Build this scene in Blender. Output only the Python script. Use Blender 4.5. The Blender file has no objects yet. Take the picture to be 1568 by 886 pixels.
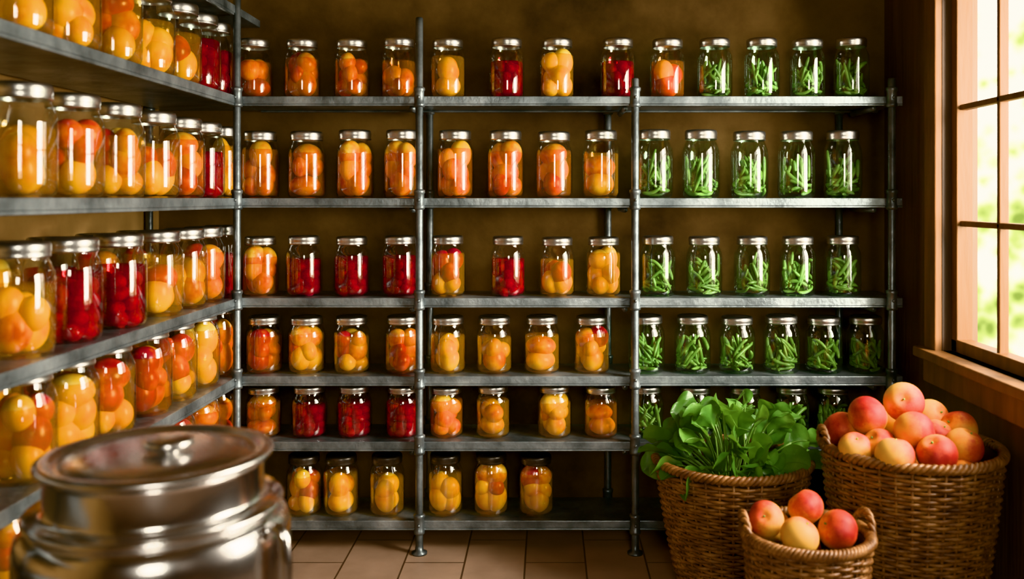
import bpy, math, random
from mathutils import Vector, Matrix, Euler
random.seed(7)
pi=math.pi; sin=math.sin; cos=math.cos
scene=bpy.context.scene
COL=scene.collection

# ---------------------------------------------------------------- materials
def newmat(name):
    m=bpy.data.materials.new(name); m.use_nodes=True
    nt=m.node_tree
    for n in list(nt.nodes): nt.nodes.remove(n)
    out=nt.nodes.new('ShaderNodeOutputMaterial')
    return m,nt,out
def noise_ramp(nt,scale,stops,detail=4,coord='Object',stretch=(1,1,1),rough=0.6):
    tc=nt.nodes.new('ShaderNodeTexCoord'); mp=nt.nodes.new('ShaderNodeMapping')
    mp.inputs['Scale'].default_value=stretch
    nt.links.new(tc.outputs[coord],mp.inputs['Vector'])
    nz=nt.nodes.new('ShaderNodeTexNoise'); nz.inputs['Scale'].default_value=scale
    nz.inputs['Detail'].default_value=detail; nz.inputs['Roughness'].default_value=rough
    nt.links.new(mp.outputs[0],nz.inputs['Vector'])
    r=nt.nodes.new('ShaderNodeValToRGB')
    el=r.color_ramp.elements
    el[0].position,el[0].color=stops[0][0],(*stops[0][1],1)
    el[1].position,el[1].color=stops[-1][0],(*stops[-1][1],1)
    for p,c in stops[1:-1]:
        e=el.new(p); e.color=(*c,1)
    nt.links.new(nz.outputs['Fac'],r.inputs['Fac'])
    return r,nz,mp
def pbr(name,scale,stops,rough=0.5,metal=0,bump=0,bscale=None,stretch=(1,1,1),detail=4,sss=0,coat=0,hsv=False,spec=0.5):
    m,nt,out=newmat(name)
    b=nt.nodes.new('ShaderNodeBsdfPrincipled')
    r,nz,mp=noise_ramp(nt,scale,stops,detail,stretch=stretch)
    col=r.outputs[0]
    if hsv:
        oi=nt.nodes.new('ShaderNodeObjectInfo'); h=nt.nodes.new('ShaderNodeHueSaturation')
        mr=nt.nodes.new('ShaderNodeMapRange'); mr.inputs['To Min'].default_value=0.491; mr.inputs['To Max'].default_value=0.510
        nt.links.new(oi.outputs['Random'],mr.inputs['Value']); nt.links.new(mr.outputs[0],h.inputs['Hue'])
        mv=nt.nodes.new('ShaderNodeMapRange'); mv.inputs['To Min'].default_value=0.66; mv.inputs['To Max'].default_value=1.12
        nt.links.new(oi.outputs['Random'],mv.inputs['Value']); nt.links.new(mv.outputs[0],h.inputs['Value'])
        nt.links.new(col,h.inputs['Color']); col=h.outputs[0]
    nt.links.new(col,b.inputs['Base Color'])
    b.inputs['Roughness'].default_value=rough; b.inputs['Metallic'].default_value=metal
    b.inputs['Specular IOR Level'].default_value=spec
    if sss:
        b.inputs['Subsurface Weight'].default_value=sss; b.inputs['Subsurface Radius'].default_value=(1,.4,.15)
        b.inputs['Subsurface Scale'].default_value=0.01
    if coat: b.inputs['Coat Weight'].default_value=coat
    if bump:
        n2=nt.nodes.new('ShaderNodeTexNoise'); n2.inputs['Scale'].default_value=bscale or scale*3; n2.inputs['Detail'].default_value=6
        nt.links.new(mp.outputs[0],n2.inputs['Vector'])
        bp=nt.nodes.new('ShaderNodeBump'); bp.inputs['Strength'].default_value=bump; bp.inputs['Distance'].default_value=0.004
        nt.links.new(n2.outputs['Fac'],bp.inputs['Height']); nt.links.new(bp.outputs[0],b.inputs['Normal'])
    nt.links.new(b.outputs[0],out.inputs[0])
    return m
def thin_glass(name,tint,base=0.05,edge=0.55,power=3.5,diff=None,dfac=0.0,rough=0.03):
    m,nt,out=newmat(name)
    tr=nt.nodes.new('ShaderNodeBsdfTransparent'); tr.inputs[0].default_value=(*tint,1)
    src=tr.outputs[0]
    if diff:
        d=nt.nodes.new('ShaderNodeBsdfDiffuse'); d.inputs[0].default_value=(*diff,1)
        mx=nt.nodes.new('ShaderNodeMixShader'); mx.inputs[0].default_value=dfac
        nt.links.new(src,mx.inputs[1]); nt.links.new(d.outputs[0],mx.inputs[2]); src=mx.outputs[0]
    g=nt.nodes.new('ShaderNodeBsdfGlossy'); g.inputs['Roughness'].default_value=rough
    g.inputs[0].default_value=(1,1,1,1)
    lw=nt.nodes.new('ShaderNodeLayerWeight'); lw.inputs[0].default_value=0.5
    pw=nt.nodes.new('ShaderNodeMath'); pw.operation='POWER'; pw.inputs[1].default_value=power
    ma=nt.nodes.new('ShaderNodeMath'); ma.operation='MULTIPLY_ADD'; ma.inputs[1].default_value=edge; ma.inputs[2].default_value=base
    nt.links.new(lw.outputs['Facing'],pw.inputs[0]); nt.links.new(pw.outputs[0],ma.inputs[0])
    mx=nt.nodes.new('ShaderNodeMixShader')
    nt.links.new(ma.outputs[0],mx.inputs[0]); nt.links.new(src,mx.inputs[1]); nt.links.new(g.outputs[0],mx.inputs[2])
    nt.links.new(mx.outputs[0],out.inputs[0])
    return m

M={}
M['glass']=thin_glass('jar_glass',(.95,.97,.96),base=.11,edge=.6,power=3,rough=.05)
M['gglass']=thin_glass('jar_glass_green',(.80,.88,.82),base=.11,edge=.6,power=3,rough=.05)
M['syrup']=thin_glass('amber_syrup',(1,.72,.36),base=.0,edge=.05,diff=(.72,.27,.03),dfac=.13,rough=.1)
M['ysyrup']=thin_glass('yellow_syrup',(1,.84,.46),base=.0,edge=.05,diff=(.78,.40,.05),dfac=.13,rough=.1)
M['rsyrup']=thin_glass('berry_syrup',(.85,.14,.14),base=.0,edge=.05,diff=(.28,.006,.02),dfac=.25,rough=.1)
M['orange']=pbr('orange_peach_flesh',24,[(.32,(.48,.045,.010)),(.42,(.74,.20,.018)),(.54,(.84,.35,.03)),(.68,(.90,.54,.09))],rough=.3,sss=.1,hsv=True,detail=2)
M['yellow']=pbr('yellow_peach_flesh',18,[(.32,(.78,.28,.018)),(.43,(.88,.47,.04)),(.58,(.94,.62,.10)),(.72,(.96,.74,.26))],rough=.3,sss=.1,hsv=True,detail=2)
M['red']=pbr('red_plum_flesh',22,[(.35,(.30,.008,.012)),(.53,(.54,.03,.025)),(.68,(.82,.24,.04))],rough=.28,sss=.1,hsv=True,detail=2)
M['berry']=pbr('berry_flesh',50,[(.35,(.20,.004,.014)),(.65,(.50,.018,.04))],rough=.3,bump=.8,bscale=160,hsv=True)
M['bean']=pbr('green_bean_skin',30,[(.3,(.075,.17,.035)),(.7,(.25,.38,.10))],rough=.4,hsv=True)
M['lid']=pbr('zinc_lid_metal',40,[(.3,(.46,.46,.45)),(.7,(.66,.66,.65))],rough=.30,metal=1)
M['shadedlid']=pbr('shaded_lid_metal',40,[(.3,(.05,.045,.04)),(.7,(.12,.11,.10))],rough=.35,metal=.9)  # lid metal darkened: shade of the bottom shelf put into the colour
M['galv']=pbr('galvanized_shelf_steel',9,[(.3,(.075,.092,.10)),(.5,(.19,.22,.235)),(.72,(.36,.40,.42))],rough=.38,metal=.6,bump=.5,bscale=60,detail=9)
M['pipe']=pbr('galvanized_pipe',14,[(.3,(.075,.092,.10)),(.7,(.23,.26,.275))],rough=.36,metal=.65,bump=.3,bscale=70)
M['plaster']=pbr('brown_plaster',2.4,[(.32,(.018,.011,.006)),(.45,(.055,.033,.015)),(.58,(.095,.058,.027)),(.74,(.15,.095,.046))],rough=.9,bump=.8,bscale=20,detail=10,spec=.12)
M['ochre']=pbr('ochre_plaster',2.5,[(.3,(.17,.095,.042)),(.7,(.31,.20,.09))],rough=.9,bump=.5,bscale=25,detail=8,spec=.15)
M['wallwood']=pbr('dark_wall_wood',3,[(.3,(.04,.020,.010)),(.7,(.11,.056,.027))],rough=.6,bump=.4,bscale=12,stretch=(4,6,.5))
M['framewood']=pbr('window_frame_wood',5,[(.3,(.09,.040,.015)),(.7,(.20,.095,.038))],rough=.5,bump=.25,bscale=12,stretch=(5,5,.8),spec=.3)
M['ceil']=pbr('ceiling_wood',3,[(.3,(.10,.06,.03)),(.7,(.2,.12,.06))],rough=.7,stretch=(1,6,1))
M['wicker']=pbr('wicker_cane',28,[(.3,(.075,.028,.009)),(.5,(.18,.077,.028)),(.72,(.35,.18,.075))],rough=.42,bump=.3,bscale=120)
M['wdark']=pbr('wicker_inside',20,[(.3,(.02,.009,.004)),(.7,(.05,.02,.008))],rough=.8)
M['steel']=pbr('brushed_stainless',30,[(.3,(.76,.75,.74)),(.7,(.86,.85,.84))],rough=.18,metal=1)
M['steeld']=pbr('lid_stainless',30,[(.3,(.64,.63,.62)),(.7,(.74,.73,.72))],rough=.26,metal=1)
M['stem']=pbr('leaf_stem',30,[(.3,(.09,.19,.04)),(.7,(.20,.33,.09))],rough=.5)
M['stoolwood']=pbr('stool_wood',5,[(.3,(.12,.06,.025)),(.7,(.25,.13,.06))],rough=.6,stretch=(1,6,1))
def leafmat():
    m,nt,out=newmat('leaf_green')
    b=nt.nodes.new('ShaderNodeBsdfPrincipled')
    r,nz,mp=noise_ramp(nt,12,[(.3,(.035,.105,.022)),(.55,(.085,.20,.04)),(.8,(.20,.34,.08))],4)
    nt.links.new(r.outputs[0],b.inputs['Base Color']); b.inputs['Roughness'].default_value=.33
    n2=nt.nodes.new('ShaderNodeTexNoise'); n2.inputs['Scale'].default_value=70; nt.links.new(mp.outputs[0],n2.inputs['Vector'])
    bp=nt.nodes.new('ShaderNodeBump'); bp.inputs['Strength'].default_value=.5; bp.inputs['Distance'].default_value=.003
    nt.links.new(n2.outputs['Fac'],bp.inputs['Height']); nt.links.new(bp.outputs[0],b.inputs['Normal'])
    tl=nt.nodes.new('ShaderNodeBsdfTranslucent'); tl.inputs[0].default_value=(.20,.40,.07,1)
    mx=nt.nodes.new('ShaderNodeMixShader'); mx.inputs[0].default_value=.25
    nt.links.new(b.outputs[0],mx.inputs[1]); nt.links.new(tl.outputs[0],mx.inputs[2]); nt.links.new(mx.outputs[0],out.inputs[0])
    return m
M['leaf']=leafmat()
def peachmat():
    m,nt,out=newmat('fresh_peach_skin')
    b=nt.nodes.new('ShaderNodeBsdfPrincipled')
    tc=nt.nodes.new('ShaderNodeTexCoord'); oi=nt.nodes.new('ShaderNodeObjectInfo')
    sx=nt.nodes.new('ShaderNodeSeparateXYZ'); nt.links.new(tc.outputs['Object'],sx.inputs[0])
    nz=nt.nodes.new('ShaderNodeTexNoise'); nz.inputs['Scale'].default_value=28; nz.inputs['Detail'].default_value=8; nz.inputs['Roughness'].default_value=.7
    nt.links.new(tc.outputs['Object'],nz.inputs['Vector'])
    ma=nt.nodes.new('ShaderNodeMath'); ma.operation='MULTIPLY_ADD'; ma.inputs[1].default_value=8.0
    nt.links.new(sx.outputs['X'],ma.inputs[0]); nt.links.new(nz.outputs['Fac'],ma.inputs[2])
    ad=nt.nodes.new('ShaderNodeMath'); ad.operation='MULTIPLY_ADD'; ad.inputs[1].default_value=.18
    nt.links.new(oi.outputs['Random'],ad.inputs[0]); nt.links.new(ma.outputs[0],ad.inputs[2])
    r=nt.nodes.new('ShaderNodeValToRGB'); el=r.color_ramp.elements
    el[0].position=.30; el[0].color=(.74,.42,.11,1)
    el[1].position=1.0; el[1].color=(.28,.018,.014,1)
    e=el.new(.54); e.color=(.72,.27,.06,1)
    e=el.new(.76); e.color=(.50,.075,.03,1)
    nt.links.new(ad.outputs[0],r.inputs['Fac']); nt.links.new(r.outputs[0],b.inputs['Base Color'])
    b.inputs['Roughness'].default_value=.55; b.inputs['Specular IOR Level'].default_value=.35
    nt.links.new(b.outputs[0],out.inputs[0]); return m
M['peach']=peachmat()
def tilemat():
    m,nt,out=newmat('terracotta_tiles')
    b=nt.nodes.new('ShaderNodeBsdfPrincipled')
    tc=nt.nodes.new('ShaderNodeTexCoord'); mp=nt.nodes.new('ShaderNodeMapping')
    mp.inputs['Rotation'].default_value=(0,0,pi/2); mp.inputs['Location'].default_value=(.02,.07,0)
    nt.links.new(tc.outputs['Object'],mp.inputs[0])
    br=nt.nodes.new('ShaderNodeTexBrick'); br.offset=.5; br.inputs['Scale'].default_value=1
    br.inputs['Brick Width'].default_value=.36; br.inputs['Row Height'].default_value=.18; br.inputs['Mortar Size'].default_value=.003
    br.inputs['Mortar Smooth'].default_value=.3
    br.inputs['Color1'].default_value=(.32,.215,.155,1); br.inputs['Color2'].default_value=(.41,.28,.205,1); br.inputs['Mortar'].default_value=(.09,.058,.04,1)
    nt.links.new(mp.outputs[0],br.inputs['Vector'])
    nz=nt.nodes.new('ShaderNodeTexNoise'); nz.inputs['Scale'].default_value=9; nz.inputs['Detail'].default_value=7
    nt.links.new(tc.outputs['Object'],nz.inputs['Vector'])
    mr=nt.nodes.new('ShaderNodeMapRange'); mr.inputs['To Min'].default_value=.6; mr.inputs['To Max'].default_value=1.3
    nt.links.new(nz.outputs['Fac'],mr.inputs['Value'])
    mul=nt.nodes.new('ShaderNodeVectorMath'); mul.operation='SCALE'
    nt.links.new(br.outputs['Color'],mul.inputs[0]); nt.links.new(mr.outputs[0],mul.inputs['Scale'])
    nt.links.new(mul.outputs[0],b.inputs['Base Color']); b.inputs['Roughness'].default_value=.45
    bp=nt.nodes.new('ShaderNodeBump'); bp.inputs['Strength'].default_value=.6; bp.inputs['Distance'].default_value=.004; bp.invert=True
    nt.links.new(br.outputs['Fac'],bp.inputs['Height']); nt.links.new(bp.outputs[0],b.inputs['Normal'])
    nt.links.new(b.outputs[0],out.inputs[0]); return m
M['tile']=tilemat()

# ---------------------------------------------------------------- mesh builder
class MB:
    def __init__(s): s.v=[]; s.f=[]; s.m=[]; s.sm=[]; s.mats=[]
    def mi(s,k):
        if k not in s.mats: s.mats.append(k)
        return s.mats.index(k)
    def face(s,f,k,smooth=True): s.f.append(f); s.m.append(s.mi(k)); s.sm.append(smooth)
    def box(s,a,b,k):
        n=len(s.v); x0,y0,z0=a; x1,y1,z1=b
        s.v+= [(x0,y0,z0),(x1,y0,z0),(x1,y1,z0),(x0,y1,z0),(x0,y0,z1),(x1,y0,z1),(x1,y1,z1),(x0,y1,z1)]
        for f in [(0,3,2,1),(4,5,6,7),(0,1,5,4),(1,2,6,5),(2,3,7,6),(3,0,4,7)]: s.face(tuple(n+i for i in f),k,False)
    def lathe(s,prof,k,c=(0,0,0),seg=28,smooth=True):
        idx=[]
        for r,z in prof:
            if r<1e-6:
                idx.append([len(s.v)]*seg); s.v.append((c[0],c[1],c[2]+z))
            else:
                row=[]
                for i in range(seg):
                    a=2*pi*i/seg; row.append(len(s.v)); s.v.append((c[0]+r*cos(a),c[1]+r*sin(a),c[2]+z))
                idx.append(row)
        for j in range(len(prof)-1):
            A,B=idx[j],idx[j+1]
            for i in range(seg):
                i2=(i+1)%seg
                f=[A[i],A[i2],B[i2],B[i]]; g=[]
                for q in f:
                    if q not in g: g.append(q)
                if len(g)>2: s.face(tuple(g),k,smooth)
    def tube(s,pts,r,k,seg=6,closed=False,taper=None,cap=True):
        pts=[Vector(p) for p in pts]; n=len(pts); rows=[]
        up=Vector((0,0,1)); prev=None
        for i,p in enumerate(pts):
            if closed: t=pts[(i+1)%n]-pts[i-1]
            else: t=pts[min(i+1,n-1)]-pts[max(i-1,0)]
            t.normalize()
            if prev is None:
                a=t.cross(up)
                if a.length<.05: a=t.cross(Vector((1,0,0)))
            else: a=prev-t*prev.dot(t)
            a.normalize(); prev=a; b=t.cross(a)
            rr=r if taper is None else r*taper(i/(n-1))
            row=[]
            for j in range(seg):
                an=2*pi*j/seg; q=p+a*(cos(an)*rr)+b*(sin(an)*rr)
                row.append(len(s.v)); s.v.append(tuple(q))
            rows.append(row)
        for i in range(n if closed else n-1):
            A,B=rows[i],rows[(i+1)%n]
            for j in range(seg):
                j2=(j+1)%seg; s.face((A[j],B[j],B[j2],A[j2]),k)
        if not closed and cap:
            s.face(tuple(rows[0]),k); s.face(tuple(reversed(rows[-1])),k)
    def blob(s,c,r,k,rot=None,seg=16,rings=10,def_=0.0):
        rot=rot or Matrix.Identity(3); c=Vector(c); idx=[]
        ph=[random.uniform(0,6.28) for _ in range(3)]
        for j in range(rings+1):
            th=pi*j/rings; row=[]
            for i in range(seg):
                a=2*pi*i/seg
                d=1+def_*(sin(2*a+ph[0])*sin(th)+.6*sin(3*th+ph[1]))
                p=Vector((sin(th)*cos(a)*r[0]*d,sin(th)*sin(a)*r[1]*d,cos(th)*r[2]*d))
                if j in (0,rings) and i>0: row.append(row[0]); continue
                row.append(len(s.v)); s.v.append(tuple(c+rot@p))
            idx.append(row)
        for j in range(rings):
            for i in range(seg):
                i2=(i+1)%seg; f=[idx[j][i],idx[j+1][i],idx[j+1][i2],idx[j][i2]]; g=[]
                for q in f:
                    if q not in g: g.append(q)
                if len(g)>2: s.face(tuple(g),k)
    def mesh(s,name):
        me=bpy.data.meshes.new(name); me.from_pydata(s.v,[],s.f)
        for k in s.mats: me.materials.append(M[k])
        for p,mi,sm in zip(me.polygons,s.m,s.sm): p.material_index=mi; p.use_smooth=sm
        me.update(); return me
    def obj(s,name,parent=None,bevel=0,loc=(0,0,0)):
        return place(s.mesh(name),name,parent,bevel,loc)
def place(me,name,parent=None,bevel=0,loc=(0,0,0)):
    o=bpy.data.objects.new(name,me); COL.objects.link(o); o.location=loc
    if parent: o.parent=parent
    if bevel:
        b=o.modifiers.new('bevel','BEVEL'); b.width=bevel; b.segments=2; b.limit_method='ANGLE'
    return o
def empty(name,loc=(0,0,0)):
    e=bpy.data.objects.new(name,None); COL.objects.link(e); e.location=loc; e.empty_display_size=.1; return e

# ---------------------------------------------------------------- room shell
XL,XR,YB,YF,H=-1.30,1.12,3.05,-1.2,2.35
b=MB(); b.box((XL-.1,YF-.1,-.08),(XR+.1,YB+.1,0),'tile'); b.obj('floor')
b=MB(); b.box((XL-.1,YF-.1,H),(XR+.1,YB+.1,H+.08),'ceil'); b.obj('ceiling')
b=MB(); b.box((XL-.1,YB,0),(XR+.1,YB+.1,H),'plaster'); b.obj('wall_back')
b=MB(); b.box((XL-.1,YF,0),(XL,YB,H),'ochre'); b.obj('wall_left')
WY0,WY1,WZ0,WZ1=1.24,2.60,.65,1.70
b=MB()
b.box((XR,YF,0),(XR+.1,YB,WZ0),'wallwood'); b.box((XR,YF,WZ1),(XR+.1,YB,H),'wallwood')
b.box((XR,YF,WZ0),(XR+.1,WY0,WZ1),'wallwood'); b.box((XR,WY1,WZ0),(XR+.1,YB,WZ1),'wallwood')
b.obj('wall_right')
FX0,FX1,FZ0,FZ1=.0,.75,1.0,2.0  # opening cut for the added fill window
b=MB()
b.box((XL-.1,YF-.1,0),(XR+.1,YF,FZ0),'ochre'); b.box((XL-.1,YF-.1,FZ1),(XR+.1,YF,H),'ochre')
b.box((XL-.1,YF-.1,FZ0),(FX0,YF,FZ1),'ochre'); b.box((FX1,YF-.1,FZ0),(XR+.1,YF,FZ1),'ochre')
b.obj('wall_front')
w=empty('window_1',(XR,1.92,1.17)); inv=Vector((-XR,-1.92,-1.17))
b=MB()
sx0,sx1=XR+.035,XR+.06
b.box((sx0-.01,WY1-.035,WZ0),(sx1+.01,WY1,WZ1),'framewood'); b.box((sx0-.01,WY0,WZ0),(sx1+.01,WY0+.035,WZ1),'framewood')
b.box((sx0-.01,WY0,WZ0),(sx1+.01,WY1,WZ0+.036),'framewood'); b.box((sx0-.01,WY0,WZ1-.036),(sx1+.01,WY1,WZ1),'framewood')
for i in range(1,6):
    y=WY1-.035-i*.215; b.box((sx0,y-.008,WZ0),(sx1,y+.008,WZ1),'framewood')
for z in (1.012,1.338): b.box((sx0,WY0,z-.008),(sx1,WY1,z+.008),'framewood')
b.obj('sash_and_muntins',w,.003,inv)
b=MB()
b.box((XR-.022,WY1,WZ0-.02),(XR,WY1+.075,WZ1+.08),'framewood'); b.box((XR-.022,WY0-.075,WZ0-.02),(XR,WY0,WZ1+.08),'framewood')
b.box((XR-.022,WY0,WZ1),(XR,WY1,WZ1+.08),'framewood')
b.box((XR-.05,WY0-.1,WZ0-.028),(XR+.035,WY1+.09,WZ0),'framewood')
b.box((XR-.025,WY0-.075,WZ0-.10),(XR,WY1+.075,WZ0-.028),'framewood')
b.obj('casing_and_sill',w,.004,inv)
w2=empty('added_fill_window',(.375,YF,1.5)); inv=Vector((-.375,-YF,-1.5)); b=MB()  # unseen window added behind the camera to let fill light in
y0,y1=YF-.07,YF-.04
b.box((FX0,y0,FZ0),(FX0+.04,y1,FZ1),'framewood'); b.box((FX1-.04,y0,FZ0),(FX1,y1,FZ1),'framewood')
b.box((FX0,y0,FZ0),(FX1,y1,FZ0+.04),'framewood'); b.box((FX0,y0,FZ1-.04),(FX1,y1,FZ1),'framewood')
b.box((.36,y0,FZ0),(.39,y1,FZ1),'framewood'); b.box((FX0,y0,1.49),(FX1,y1,1.51),'framewood')
b.obj('added_sash',w2,.003,inv)
b=MB()
b.box((FX0-.07,YF,FZ0-.07),(FX0,YF+.02,FZ1+.07),'framewood'); b.box((FX1,YF,FZ0-.07),(FX1+.07,YF+.02,FZ1+.07),'framewood')
b.box((FX0,YF,FZ1),(FX1,YF+.02,FZ1+.07),'framewood'); b.box((FX0,YF,FZ0-.07),(FX1,YF+.04,FZ0),'framewood')
b.obj('added_casing',w2,.003,inv)

# ---------------------------------------------------------------- shelving
SH=[1.396,1.084,.778,.538,.338,.096]; TH=.024
YS=2.80
def pipe_post(name,parent,x,y,z1,levels,z0=0):
    b=MB()
    b.lathe([(0,0),(.024,0),(.024,.006),(.013,.010),(.0115,.03),(.0115,z1),(.009,z1+.004),(0,z1+.004)],'pipe',(x,y,z0),16)
    for z in levels:
        b.lathe([(.0115,-.036),(.0165,-.034),(.0175,-.026),(.0150,-.022),(.0150,.012),(.0175,.016),(.0175,.024),(.0115,.027)],'pipe',(x,y,z),16)
        b.blob((x,y-.017,z-.006),(.005,.004,.005),'pipe',seg=8,rings=6)
    b.obj(name,parent)
ub=empty('pipe_shelving_unit')
for i,z in enumerate(SH):
    b=MB(); b.box((-.948,YS,z-TH),(1.085,YS+.22,z),'galv')
    b.box((-.948,YS,z-TH-.006),(1.085,YS+.012,z-TH),'galv')
    b.box((-.948,YS+.208,z-TH-.006),(1.085,YS+.22,z-TH),'galv')
    b.obj('shelf_board_%d'%(i+1),ub,.002)
for n,(x,zt) in enumerate([(-.950,2.2),(-.394,1.63),(.264,1.445),(1.046,1.445)]):
    pipe_post('front_post_%d'%(n+1),ub,x,YS-.013,zt,SH)
for n,(x,zt) in enumerate([(-.394,1.40),(.197,1.40),(.964,1.40)]):
    pipe_post('rear_post_%d'%(n+1),ub,x,YS+.233,zt,[z for z in SH])
b=MB()
for x in (.235,1.0,-.42):
    for z in SH[:5]:
        b.tube([(x,YS+.013,z-TH-.012),(x,YS+.21,z-TH-.012)],.009,'pipe',10)
b.obj('brace_pipes',ub)
ul=empty('pipe_shelving_unit.001')
for i,z in enumerate([1.67]+SH):
    b=MB(); b.box((-1.27,.95,z-TH),(-.952,YS+.22,z),'galv')
    b.box((-.964,.95,z-TH-.008),(-.952,YS-.03,z-TH),'galv')
    b.obj('shelf_board_%d'%(i+1),ul,.002)
for n,(x,y) in enumerate([(-.939,1.3),(-1.284,1.3),(-1.284,2.94)]):
    pipe_post('post_%d'%(n+1),ul,x,y,1.8,[1.67]+SH)

# ---------------------------------------------------------------- jars
JH=.185
def jar_shell(b,glass,lid):
    b.lathe([(0,.004),(.036,.003),(.043,0),(.050,.004),(.0535,.014),(.054,.03),(.054,.118),(.0525,.133),(.047,.147),(.0435,.154),(.0430,.168)],glass,seg=36)
    b.lathe([(.0440,.158),(.0462,.159),(.0468,.162),(.0455,.165),(.0468,.168),(.0468,.178),(.0450,.183),(.0415,.1845),(.040,.1825),(.030,.182),(.028,.1835),(0,.1835)],lid,seg=32)
    b.lathe([(.0440,.158),(.0440,.178),(0,.178)],lid,seg=32)
def rndrot(): return Euler((random.uniform(0,6.28),random.uniform(0,6.28),random.uniform(0,6.28))).to_matrix()
def build_jar(kind,seed,lid='lid'):
    random.seed(seed*31+sum(map(ord,kind))); b=MB()
    jar_shell(b,'gglass' if kind=='G' else 'glass',lid)
    top=random.uniform(.112,.136)
    if kind=='G':
        for i in range(46):
            L=random.uniform(.05,.09); zc=random.uniform(.012,.075) if i<30 else random.uniform(.05,.095)
            tilt=random.uniform(-.35,.35) if zc<.045 else random.uniform(.5,1.45)
            az=random.uniform(0,2*pi); d=Vector((cos(az)*cos(tilt),sin(az)*cos(tilt),sin(tilt)))
            side=d.cross(Vector((0,0,1))).normalized(); off=side*random.choice([-1,1])*random.uniform(.005,.042)
            bow=random.uniform(-.010,.010); pts=[]
            for t in range(8):
                u=t/7-.5; p=Vector((0,0,zc))+off+d*(u*L)+Vector((0,0,1))*bow*(1-4*u*u)
                rr=math.hypot(p.x,p.y)
                if rr>.045: p.x*=.045/rr; p.y*=.045/rr
                p.z=min(max(p.z,.010),.135); pts.append(p)
            b.tube(pts,random.uniform(.0048,.0066),'bean',7,taper=lambda t:.35+.65*min(1,5*min(t,1-t)+.1))
    elif kind=='R':
        z=.02
        while z<top-.012:
            a0=random.uniform(0,6)
            for i in range(6):
                a=a0+i*pi/3+random.uniform(-.2,.2); r=random.uniform(.0155,.0185)
                b.blob((cos(a)*(.0475-r),sin(a)*(.0475-r),z+random.uniform(-.005,.005)),(r,r,r*random.uniform(.9,1.2)),'berry',rndrot(),12,8,.06)
            b.blob((0,0,z),(.018,.018,.018),'berry',seg=10,rings=6)
            z+=.024
        b.lathe([(0,.006),(.045,.006),(.0495,.014),(.0495,top-.004),(.047,top),(0,top)],'rsyrup',seg=28)
    else:
        z=.032
        while z<top-.004:
            n=random.choice([1,2,2,3]); a0=random.uniform(0,6)
            step={1:.052,2:.044,3:.036}[n]
            for i in range(n):
                a=a0+i*2*pi/n+random.uniform(-.2,.2)
                r={1:random.uniform(.041,.045),2:random.uniform(.031,.034),3:random.uniform(.025,.028)}[n]
                zz=z+(random.uniform(-.009,.009) if n>1 else 0)
                if kind=='O': k=random.choices(['orange','yellow'],[3,1])[0]
                elif kind=='OR': k=random.choices(['orange','red','yellow'],[4,2,1])[0]
                elif kind=='Y': k=random.choices(['yellow','orange'],[7,1])[0]
                elif kind=='OY': k='yellow' if zz<.065 else random.choice(['orange','orange','yellow','yellow','red'])
                elif kind=='RY': k='yellow' if zz<.065 else random.choice(['red','red','red','orange'])
                elif kind=='YR': k='red' if zz<.065 else random.choice(['orange','yellow','red'])
                ht=r*(random.uniform(1.0,1.3) if n>1 else random.uniform(.68,.8))
                b.blob((cos(a)*(.0490-r),sin(a)*(.0490-r),max(zz,ht+.005)),(r,r*random.uniform(.88,1),ht),k,Matrix.Rotation(a,3,'Z')@Matrix.Rotation(random.uniform(-.22,.22),3,'X'),20,14,.03)
            z+=step
        b.lathe([(0,.006),(.045,.006),(.0500,.014),(.0500,top-.004),(.047,top),(0,top)],'ysyrup' if kind in('Y','OY','RY') else 'syrup',seg=28)
    return b.mesh('jar_'+kind)
KN={'O':'canned_peach_jars','Y':'canned_peach_jars','OY':'canned_peach_jars','OR':'canned_mixed_fruit_jars','RY':'canned_mixed_fruit_jars','YR':'canned_mixed_fruit_jars','R':'canned_berry_jars','G':'canned_green_bean_jars'}
cache={}; groups={}
def jar(kind,x,y,z,h,dia,lid='lid'):
    v=random.Random(int((x*977+y*331+z*577)*1000)).randint(0,5)
    key=(kind,v,lid)
    st=random.getstate()
    if key not in cache: cache[key]=build_jar(kind,v,lid)
    random.setstate(st)
    gn=KN[kind]
    if gn not in groups: groups[gn]=empty(gn)
    o=place(cache[key],'jar',groups[gn],0,(x,y,z+.0005))
    o.rotation_euler=(0,0,random.uniform(0,6.28)); o.scale=(dia/.108,dia/.108,h/JH)
KX=486.0
rows=[
 (0,.186,.110,[(390,'OR'),(463,'OR'),(539,'OR'),(611,'O'),(686,'OY'),(776,'R'),(853,'Y'),(946,'R'),(1022,'YR'),(1094,'G'),(1166,'G'),(1236,'G'),(1303,'G')]),
 (1,.211,.117,[(399,'O'),(470,'O'),(544,'O'),(616,'O'),(697,'O'),(774,'OR'),(848,'YR'),(920,'OY'),(1002,'G'),(1073,'G'),(1147,'G'),(1219,'G'),(1290,'G')]),
 (2,.186,.112,[(399,'O'),(466,'R'),(539,'R'),(612,'R'),(686,'RY'),(778,'R'),(853,'RY'),(924,'Y'),(1007,'G'),(1078,'G'),(1151,'G'),(1221,'G'),(1290,'G')]),
 (3,.176,.114,[(405,'OR'),(470,'OY'),(539,'OY'),(617,'OR'),(686,'Y'),(757,'Y'),(830,'OY'),(906,'OY'),(990,'G'),(1060,'G'),(1128,'G'),(1196,'G'),(1261,'G'),(1325,'G')]),
 (4,.158,.108,[(404,'O'),(474,'R'),(543,'R'),(617,'R'),(684,'O'),(755,'OY'),(849,'Y'),(920,'O'),(990,'G'),(1065,'G'),(1140,'G'),(1212,'G'),(1275,'G')]),
 (5,.184,.110,[(466,'OY'),(523,'OY'),(593,'Y'),(682,'Y'),(752,'OY'),(821,'OY')]),
]
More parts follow.
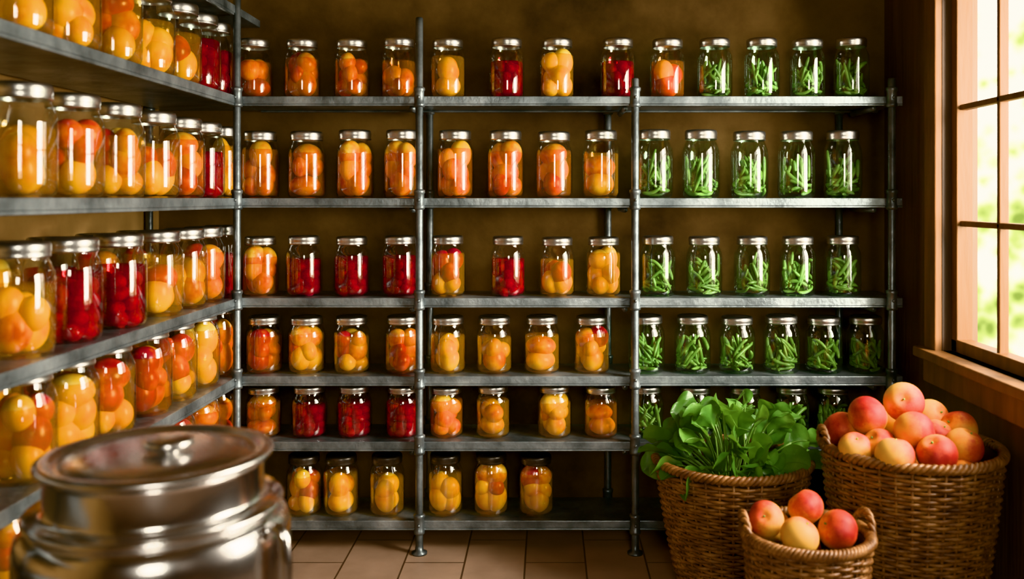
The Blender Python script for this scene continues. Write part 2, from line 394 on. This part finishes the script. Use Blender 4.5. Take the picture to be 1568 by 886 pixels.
for li,h,d,lst in rows:
    for p,k in lst:
        jar(k,(p-840)/KX,YS+.078,SH[li],h*random.uniform(.985,1.015),d,'shadedlid' if li==5 else 'lid')  # bottom row gets the lid with shade in its colour
left=[
 (0,['Y','Y','RY','Y','RY','R','R'],[1.76,1.95,2.15,2.34,2.52,2.67,2.80]),
 (1,['Y','RY','OY','RY','YR','R','Y'],[1.774,1.964,2.164,2.368,2.545,2.70,2.86]),
 (2,['Y','R','R','OY','Y','OR','R'],[1.767,1.956,2.173,2.392,2.563,2.705,2.84]),
 (3,['OY','Y','RY','OR','RY','Y','OR'],[1.774,1.943,2.115,2.322,2.49,2.66,2.82]),
 (4,['OY','Y','RY','OR','RY','OR','OR'],[1.70,1.90,2.1,2.30,2.48,2.66,2.82]),
 (5,['OY','Y','Y','OY'],[2.2,2.4,2.6,2.8]),
]
for li,ks,ys in left:
    for k,y in zip(ks,ys):
        jar(k,-1.022,y,SH[li],.222 if li<4 else .19,.126 if y<2.75 else .108)
for li in (2,3):
    for k,y in zip(['OR','Y','R','OY','RY'],[1.72,1.93,2.16,2.38,2.6]): jar(k,-1.165,y-.02,SH[li],.214,.12)

# ---------------------------------------------------------------- stock pot
px,py=-.607,1.42
pot=empty('stock_pot',(px,py,.28)); pot.scale=(.94,.94,1)
b=MB()
b.lathe([(0,0),(.19,0),(.202,.006),(.206,.02),(.212,.255),(.212,.282),(.208,.302),(.200,.315),(.190,.321),(.180,.323)],'steel',seg=72)
b.obj('pot_body',pot)
b=MB()
b.lathe([(.170,.321),(.190,.322),(.199,.325),(.201,.329),(.197,.333),(.178,.335),(.170,.338),(.169,.345),(.169,.388),(.171,.396),(.176,.398),(.176,.401),(.16,.401)],'steel',seg=72)
b.obj('steamer_insert',pot)
b=MB()
b.lathe([(.150,.398),(.180,.399),(.184,.403),(.182,.409),(.172,.412),(.163,.411),(.160,.404),(.153,.402),(.146,.404),(.140,.408),(.10,.412),(.05,.414),(0,.415)],'steeld',seg=72)
b.lathe([(.018,.412),(.018,.419),(.036,.420),(.040,.424),(.040,.430),(.034,.434),(.014,.436),(0,.435)],'steeld',(.022,-.01,0),36)
b.obj('lid_with_knob',pot)
b=MB()
for a in (-.30,pi-.30):
    b.tube([(cos(a)*r,sin(a)*r,z) for r,z in [(.203,.300),(.218,.312),(.232,.312),(.240,.298),(.243,.26),(.243,.17),(.240,.145),(.230,.13),(.203,.125)]],.010,'steel',12)
b.obj('handles',pot)
b=MB()
b.lathe([(0,.252),(.20,.252),(.215,.256),(.22,.266),(.215,.277),(.20,.28),(0,.28)],'stoolwood',(px,py,0),48)
for i in range(4):
    a=pi/4+i*pi/2
    b.tube([(px+cos(a)*.14,py+sin(a)*.14,.255),(px+cos(a)*.19,py+sin(a)*.19,0)],.018,'stoolwood',10)
b.obj('wooden_stool')

# ---------------------------------------------------------------- baskets
def basket(cx,cy,rt,rb,h,ears,ribs=36,dz=.0088):
    e=empty('wicker_basket',(cx,cy,0))
    R=lambda z: rb+(rt-rb)*(max(z,0)/h)**.8
    b=MB(); n=int((h-.012)/dz); N=ribs*4
    for k in range(n):
        z=.008+k*dz; pts=[]
        zz=random.uniform(-.0012,.0012)
        for i in range(N):
            a=2*pi*i/N
            rr=R(z)+.0046*cos(a*ribs/2+pi*(k%2))
            pts.append((rr*cos(a),rr*sin(a),z+zz+.001*sin(a*5+k)))
        b.tube(pts,.0048*random.uniform(.9,1.08),'wicker',6,closed=True)
    b.obj('woven_sides',e)
    b=MB()
    for i in range(ribs):
        a=2*pi*(i+.0)/ribs
        b.tube([(R(z)*cos(a),R(z)*sin(a),z) for z in [0.004,h*.25,h*.5,h*.75,h]],.0036,'wicker',6)
    b.obj('stakes',e)
    b=MB()
    for s in range(3):
        pts=[]; n2=300; tw=30
        for i in range(n2):
            a=2*pi*i/n2; p=tw*a+s*2*pi/3
            r=rt+.0075*cos(p); pts.append((r*cos(a),r*sin(a),h+.002+.0075*sin(p)))
        b.tube(pts,.0062,'wicker',6,closed=True)
    b.obj('braided_rim',e)
    b=MB()
    b.lathe([(0,.006),(rb-.006,.006)]+[(R(h*t)-.0085,h*t) for t in (.1,.3,.5,.7,.9,1)],'wdark',seg=48)
    b.obj('inner_wall',e)
    if ears:
        b=MB()
        for a0 in ears:
            for s in range(2):
                pts=[]
                for i in range(29):
                    t=i/28; da=(t-.5)*2*.045/rt; hh=sin(pi*t)**.7*.042
                    ph=t*22+s*pi
                    r=rt+.005*cos(ph)+.004; pts.append((r*cos(a0+da),r*sin(a0+da),h+hh+.005*sin(ph)))
                b.tube(pts,.0055,'wicker',6)
        b.obj('handles',e)
    return e
B1=(.512,2.555,.355); B2=(.897,2.27,.468); B3=(.576,2.04,.335)
basket(B1[0],B1[1],.212,.140,B1[2],[])
basket(B2[0],B2[1],.210,.145,B2[2],[pi*.98])
basket(B3[0],B3[1],.137,.095,B3[2],[0.15,pi-.05],ribs=26,dz=.0085)

# ---------------------------------------------------------------- fresh peaches
def peach_mesh():
    b=MB(); seg,rings=32,20; idx=[]
    for j in range(rings+1):
        th=pi*j/rings; row=[]
        for i in range(seg):
            a=2*pi*i/seg
            d=1-.07*math.exp(-(min(a,2*pi-a)/.28)**2)*sin(th)**.6
            z=cos(th)*(.93); r=sin(th)*d
            z-= .20*math.exp(-(th/.30)**2)
            z-= -.05*math.exp(-((pi-th)/.2)**2)
            if j in (0,rings) and i>0: row.append(row[0]); continue
            row.append(len(b.v)); b.v.append((r*cos(a)*.045,r*sin(a)*.045,z*.045))
        idx.append(row)
    for j in range(rings):
        for i in range(seg):
            i2=(i+1)%seg; g=[]
            for q in [idx[j][i],idx[j+1][i],idx[j+1][i2],idx[j][i2]]:
                if q not in g: g.append(q)
            b.face(tuple(g),'peach')
    b.tube([(0,0,.031),(.001,.0,.038)],.0022,'stem',6)
    return b.mesh('peach')
PM=peach_mesh()
def peaches(c,lst):
    e=empty('peach_pile',c)
    for x,y,z,r in lst:
        o=place(PM,'peach',e,0,(x-c[0],y-c[1],z-c[2])); s=r/.045
        o.scale=(s,s,s); o.rotation_euler=(random.uniform(-1.1,1.1),random.uniform(-1.1,1.1),random.uniform(0,6.28))
big=[(.884,2.275,.576,.049),(.786,2.255,.547,.048),(.737,2.30,.500,.047),(.872,2.18,.527,.048),(.975,2.33,.526,.045),
     (1.018,2.27,.510,.046),(.994,2.185,.490,.046),(.894,2.105,.494,.046),(.803,2.12,.487,.045),(.793,2.19,.490,.042),(.735,2.19,.484,.040),
     (.955,2.25,.497,.043),(.83,2.36,.520,.045),(.91,2.40,.505,.045),(.81,2.29,.465,.045),(.88,2.22,.445,.045),(.96,2.35,.44,.045),(.86,2.34,.43,.045),
     (.775,2.38,.455,.043),(.97,2.13,.435,.04),(1.03,2.34,.45,.04)]
peaches((B2[0],B2[1],.48),big)
peaches((B3[0],B3[1],.34),[(.487,2.055,.362,.041),(.592,2.105,.372,.041),(.545,1.985,.350,.042),(.636,2.01,.354,.044),(.565,2.04,.305,.042),(.655,2.09,.33,.036),(.52,2.12,.325,.04)])

# ---------------------------------------------------------------- leafy greens
b=MB(); random.seed(33)
def leaf(b,p0,p1,p2,L,W):
    p0,p1,p2=map(Vector,(p0,p1,p2))
    bez=lambda t:(1-t)**2*p0+2*t*(1-t)*p1+t*t*p2
    total=(p1-p0).length+(p2-p1).length; t0=max(.2,1-L/total)
    b.tube([bez(t0*i/6+.0) for i in range(7)]+[bez(t0+.1)],.0026,'stem',6)
    n=16; m=8; idx=[]; ph=random.uniform(0,6); tw=random.uniform(-1.2,1.2)
    for i in range(n+1):
        u=i/n; t=t0+(1-t0)*u; c=bez(t); tan=(bez(min(t+.02,1.02))-bez(t-.02)).normalized()
        side=tan.cross(Vector((0,0,1)))
        if side.length<.15: side=tan.cross(Vector((sin(ph),cos(ph),0)))
        side.normalize(); nor=side.cross(tan).normalized()
        side=(side*cos(tw)+nor*sin(tw)).normalized(); nor=side.cross(tan).normalized()
        w=W*(max(0,sin(pi*min(1,u**1.05*.97+.02)))**.6)*(.5+.5*min(1,u*2.0))*(1.0 if u<.98 else .5)
        row=[]
        for j in range(m+1):
            s=j/m*2-1
            cup=.35*w*abs(s)**1.5+.16*w*sin(u*10+ph+s*2)*abs(s)-.003*math.exp(-(s/.14)**2)
            q=c+side*(s*w)+nor*cup; row.append(len(b.v)); b.v.append(tuple(q))
        idx.append(row)
    for i in range(n):
        for j in range(m): b.face((idx[i][j],idx[i][j+1],idx[i+1][j+1],idx[i+1][j]),'leaf')
    b.tube([bez(t0+(1-t0)*i/8) for i in range(8)],.0017,'stem',5,taper=lambda t:1-.7*t)
cx,cy,cz=B1[0],B1[1],B1[2]
def stalk(az,el,sc,L,W,bend):
    rx,ry,rz=.262*sc,.195*sc,.195*sc
    tip=Vector((cx+cos(az)*cos(el)*rx,cy+sin(az)*cos(el)*ry,cz+sin(el)*rz))
    if el<0: tip.z=cz-.06*random.random()-.005
    base=Vector((cx+cos(az)*.05*random.random(),cy+sin(az)*.05*random.random(),cz-.10))
    mid=Vector((cx+(tip.x-cx)*(.45 if el>.4 else .65),cy+(tip.y-cy)*(.45 if el>.4 else .65),max(tip.z,cz+.03)*(1)+bend))
    if tip.y>2.76: tip.y=2.76
    leaf(b,base,mid,tip,L,W)
for i in range(86):
    el=math.asin(random.uniform(-.3,.98))
    stalk(random.uniform(0,2*pi),el,random.uniform(.68,1.03),random.uniform(.095,.145),random.uniform(.028,.046),random.uniform(-.02,.04))
# larger outer leaves flopping over the front and side of the rim
for az,el in [(-2.7,-.1),(-2.2,-.1),(-1.9,.15),(pi,.1),(2.9,.25),(-.3,-.1),(-.8,.1),(-1.4,.2)]:
    stalk(az,el,random.uniform(.98,1.06),.15,.045,.02)
b.obj('leafy_greens_bunch')

# ---------------------------------------------------------------- world + light
wd=bpy.data.worlds.new('garden_daylight'); scene.world=wd; wd.use_nodes=True; nt=wd.node_tree
bg=nt.nodes['Background']
tc=nt.nodes.new('ShaderNodeTexCoord')
nz=nt.nodes.new('ShaderNodeTexNoise'); nz.inputs['Scale'].default_value=18; nz.inputs['Detail'].default_value=4
nt.links.new(tc.outputs['Generated'],nz.inputs['Vector'])
vo=nt.nodes.new('ShaderNodeTexVoronoi'); vo.inputs['Scale'].default_value=65
nt.links.new(tc.outputs['Generated'],vo.inputs['Vector'])
ad=nt.nodes.new('ShaderNodeMath'); ad.operation='MULTIPLY_ADD'; ad.inputs[1].default_value=.32
nt.links.new(vo.outputs['Distance'],ad.inputs[0]); nt.links.new(nz.outputs['Fac'],ad.inputs[2])
sx=nt.nodes.new('ShaderNodeSeparateXYZ'); nt.links.new(tc.outputs['Generated'],sx.inputs[0])
ad2=nt.nodes.new('ShaderNodeMath'); ad2.operation='MULTIPLY_ADD'; ad2.inputs[1].default_value=.9
nt.links.new(sx.outputs['Z'],ad2.inputs[0]); nt.links.new(ad.outputs[0],ad2.inputs[2])
rp=nt.nodes.new('ShaderNodeValToRGB'); el=rp.color_ramp.elements
el[0].position=.46; el[0].color=(.07,.095,.02,1); el[1].position=.74; el[1].color=(1,.95,.80,1)
e=el.new(.56); e.color=(.20,.23,.07,1); e=el.new(.63); e.color=(.52,.52,.27,1)
nt.links.new(ad2.outputs[0],rp.inputs['Fac']); nt.links.new(rp.outputs[0],bg.inputs['Color'])
bg.inputs['Strength'].default_value=5.5

def area(name,loc,target,sx,sy,power,col):
    l=bpy.data.lights.new(name,'AREA'); l.shape='RECTANGLE'; l.size=sx; l.size_y=sy; l.energy=power; l.color=col
    o=bpy.data.objects.new(name,l); COL.objects.link(o); o.location=loc
    o.rotation_euler=(Vector(target)-Vector(loc)).to_track_quat('-Z','Y').to_euler(); return o
area('window_daylight',(1.9,1.60,1.32),(-.7,2.35,.85),.7,1.3,200,(1,.91,.77))
area('front_fill_light',(.375,YF-.3,1.65),(-.1,2.6,.9),.6,.95,34,(1,.92,.80))  # added fill lamp behind the camera, brightens the shelves from the front

cam=bpy.data.cameras.new('camera'); co=bpy.data.objects.new('camera',cam); COL.objects.link(co)
co.location=(0,0,1.082); co.rotation_euler=(pi/2,0,0)
cam.sensor_width=36; cam.lens=36*1400/1568; cam.shift_x=-56/1568; cam.shift_y=-139/1568
cam.clip_start=.02
cam.dof.use_dof=True; cam.dof.focus_distance=2.75; cam.dof.aperture_fstop=2.2
scene.camera=co
for vt in ('Khronos PBR Neutral','Standard'):
    try:
        scene.view_settings.view_transform=vt; print('view',vt); break
    except Exception as ex: print(ex)
scene.view_settings.exposure=0.15
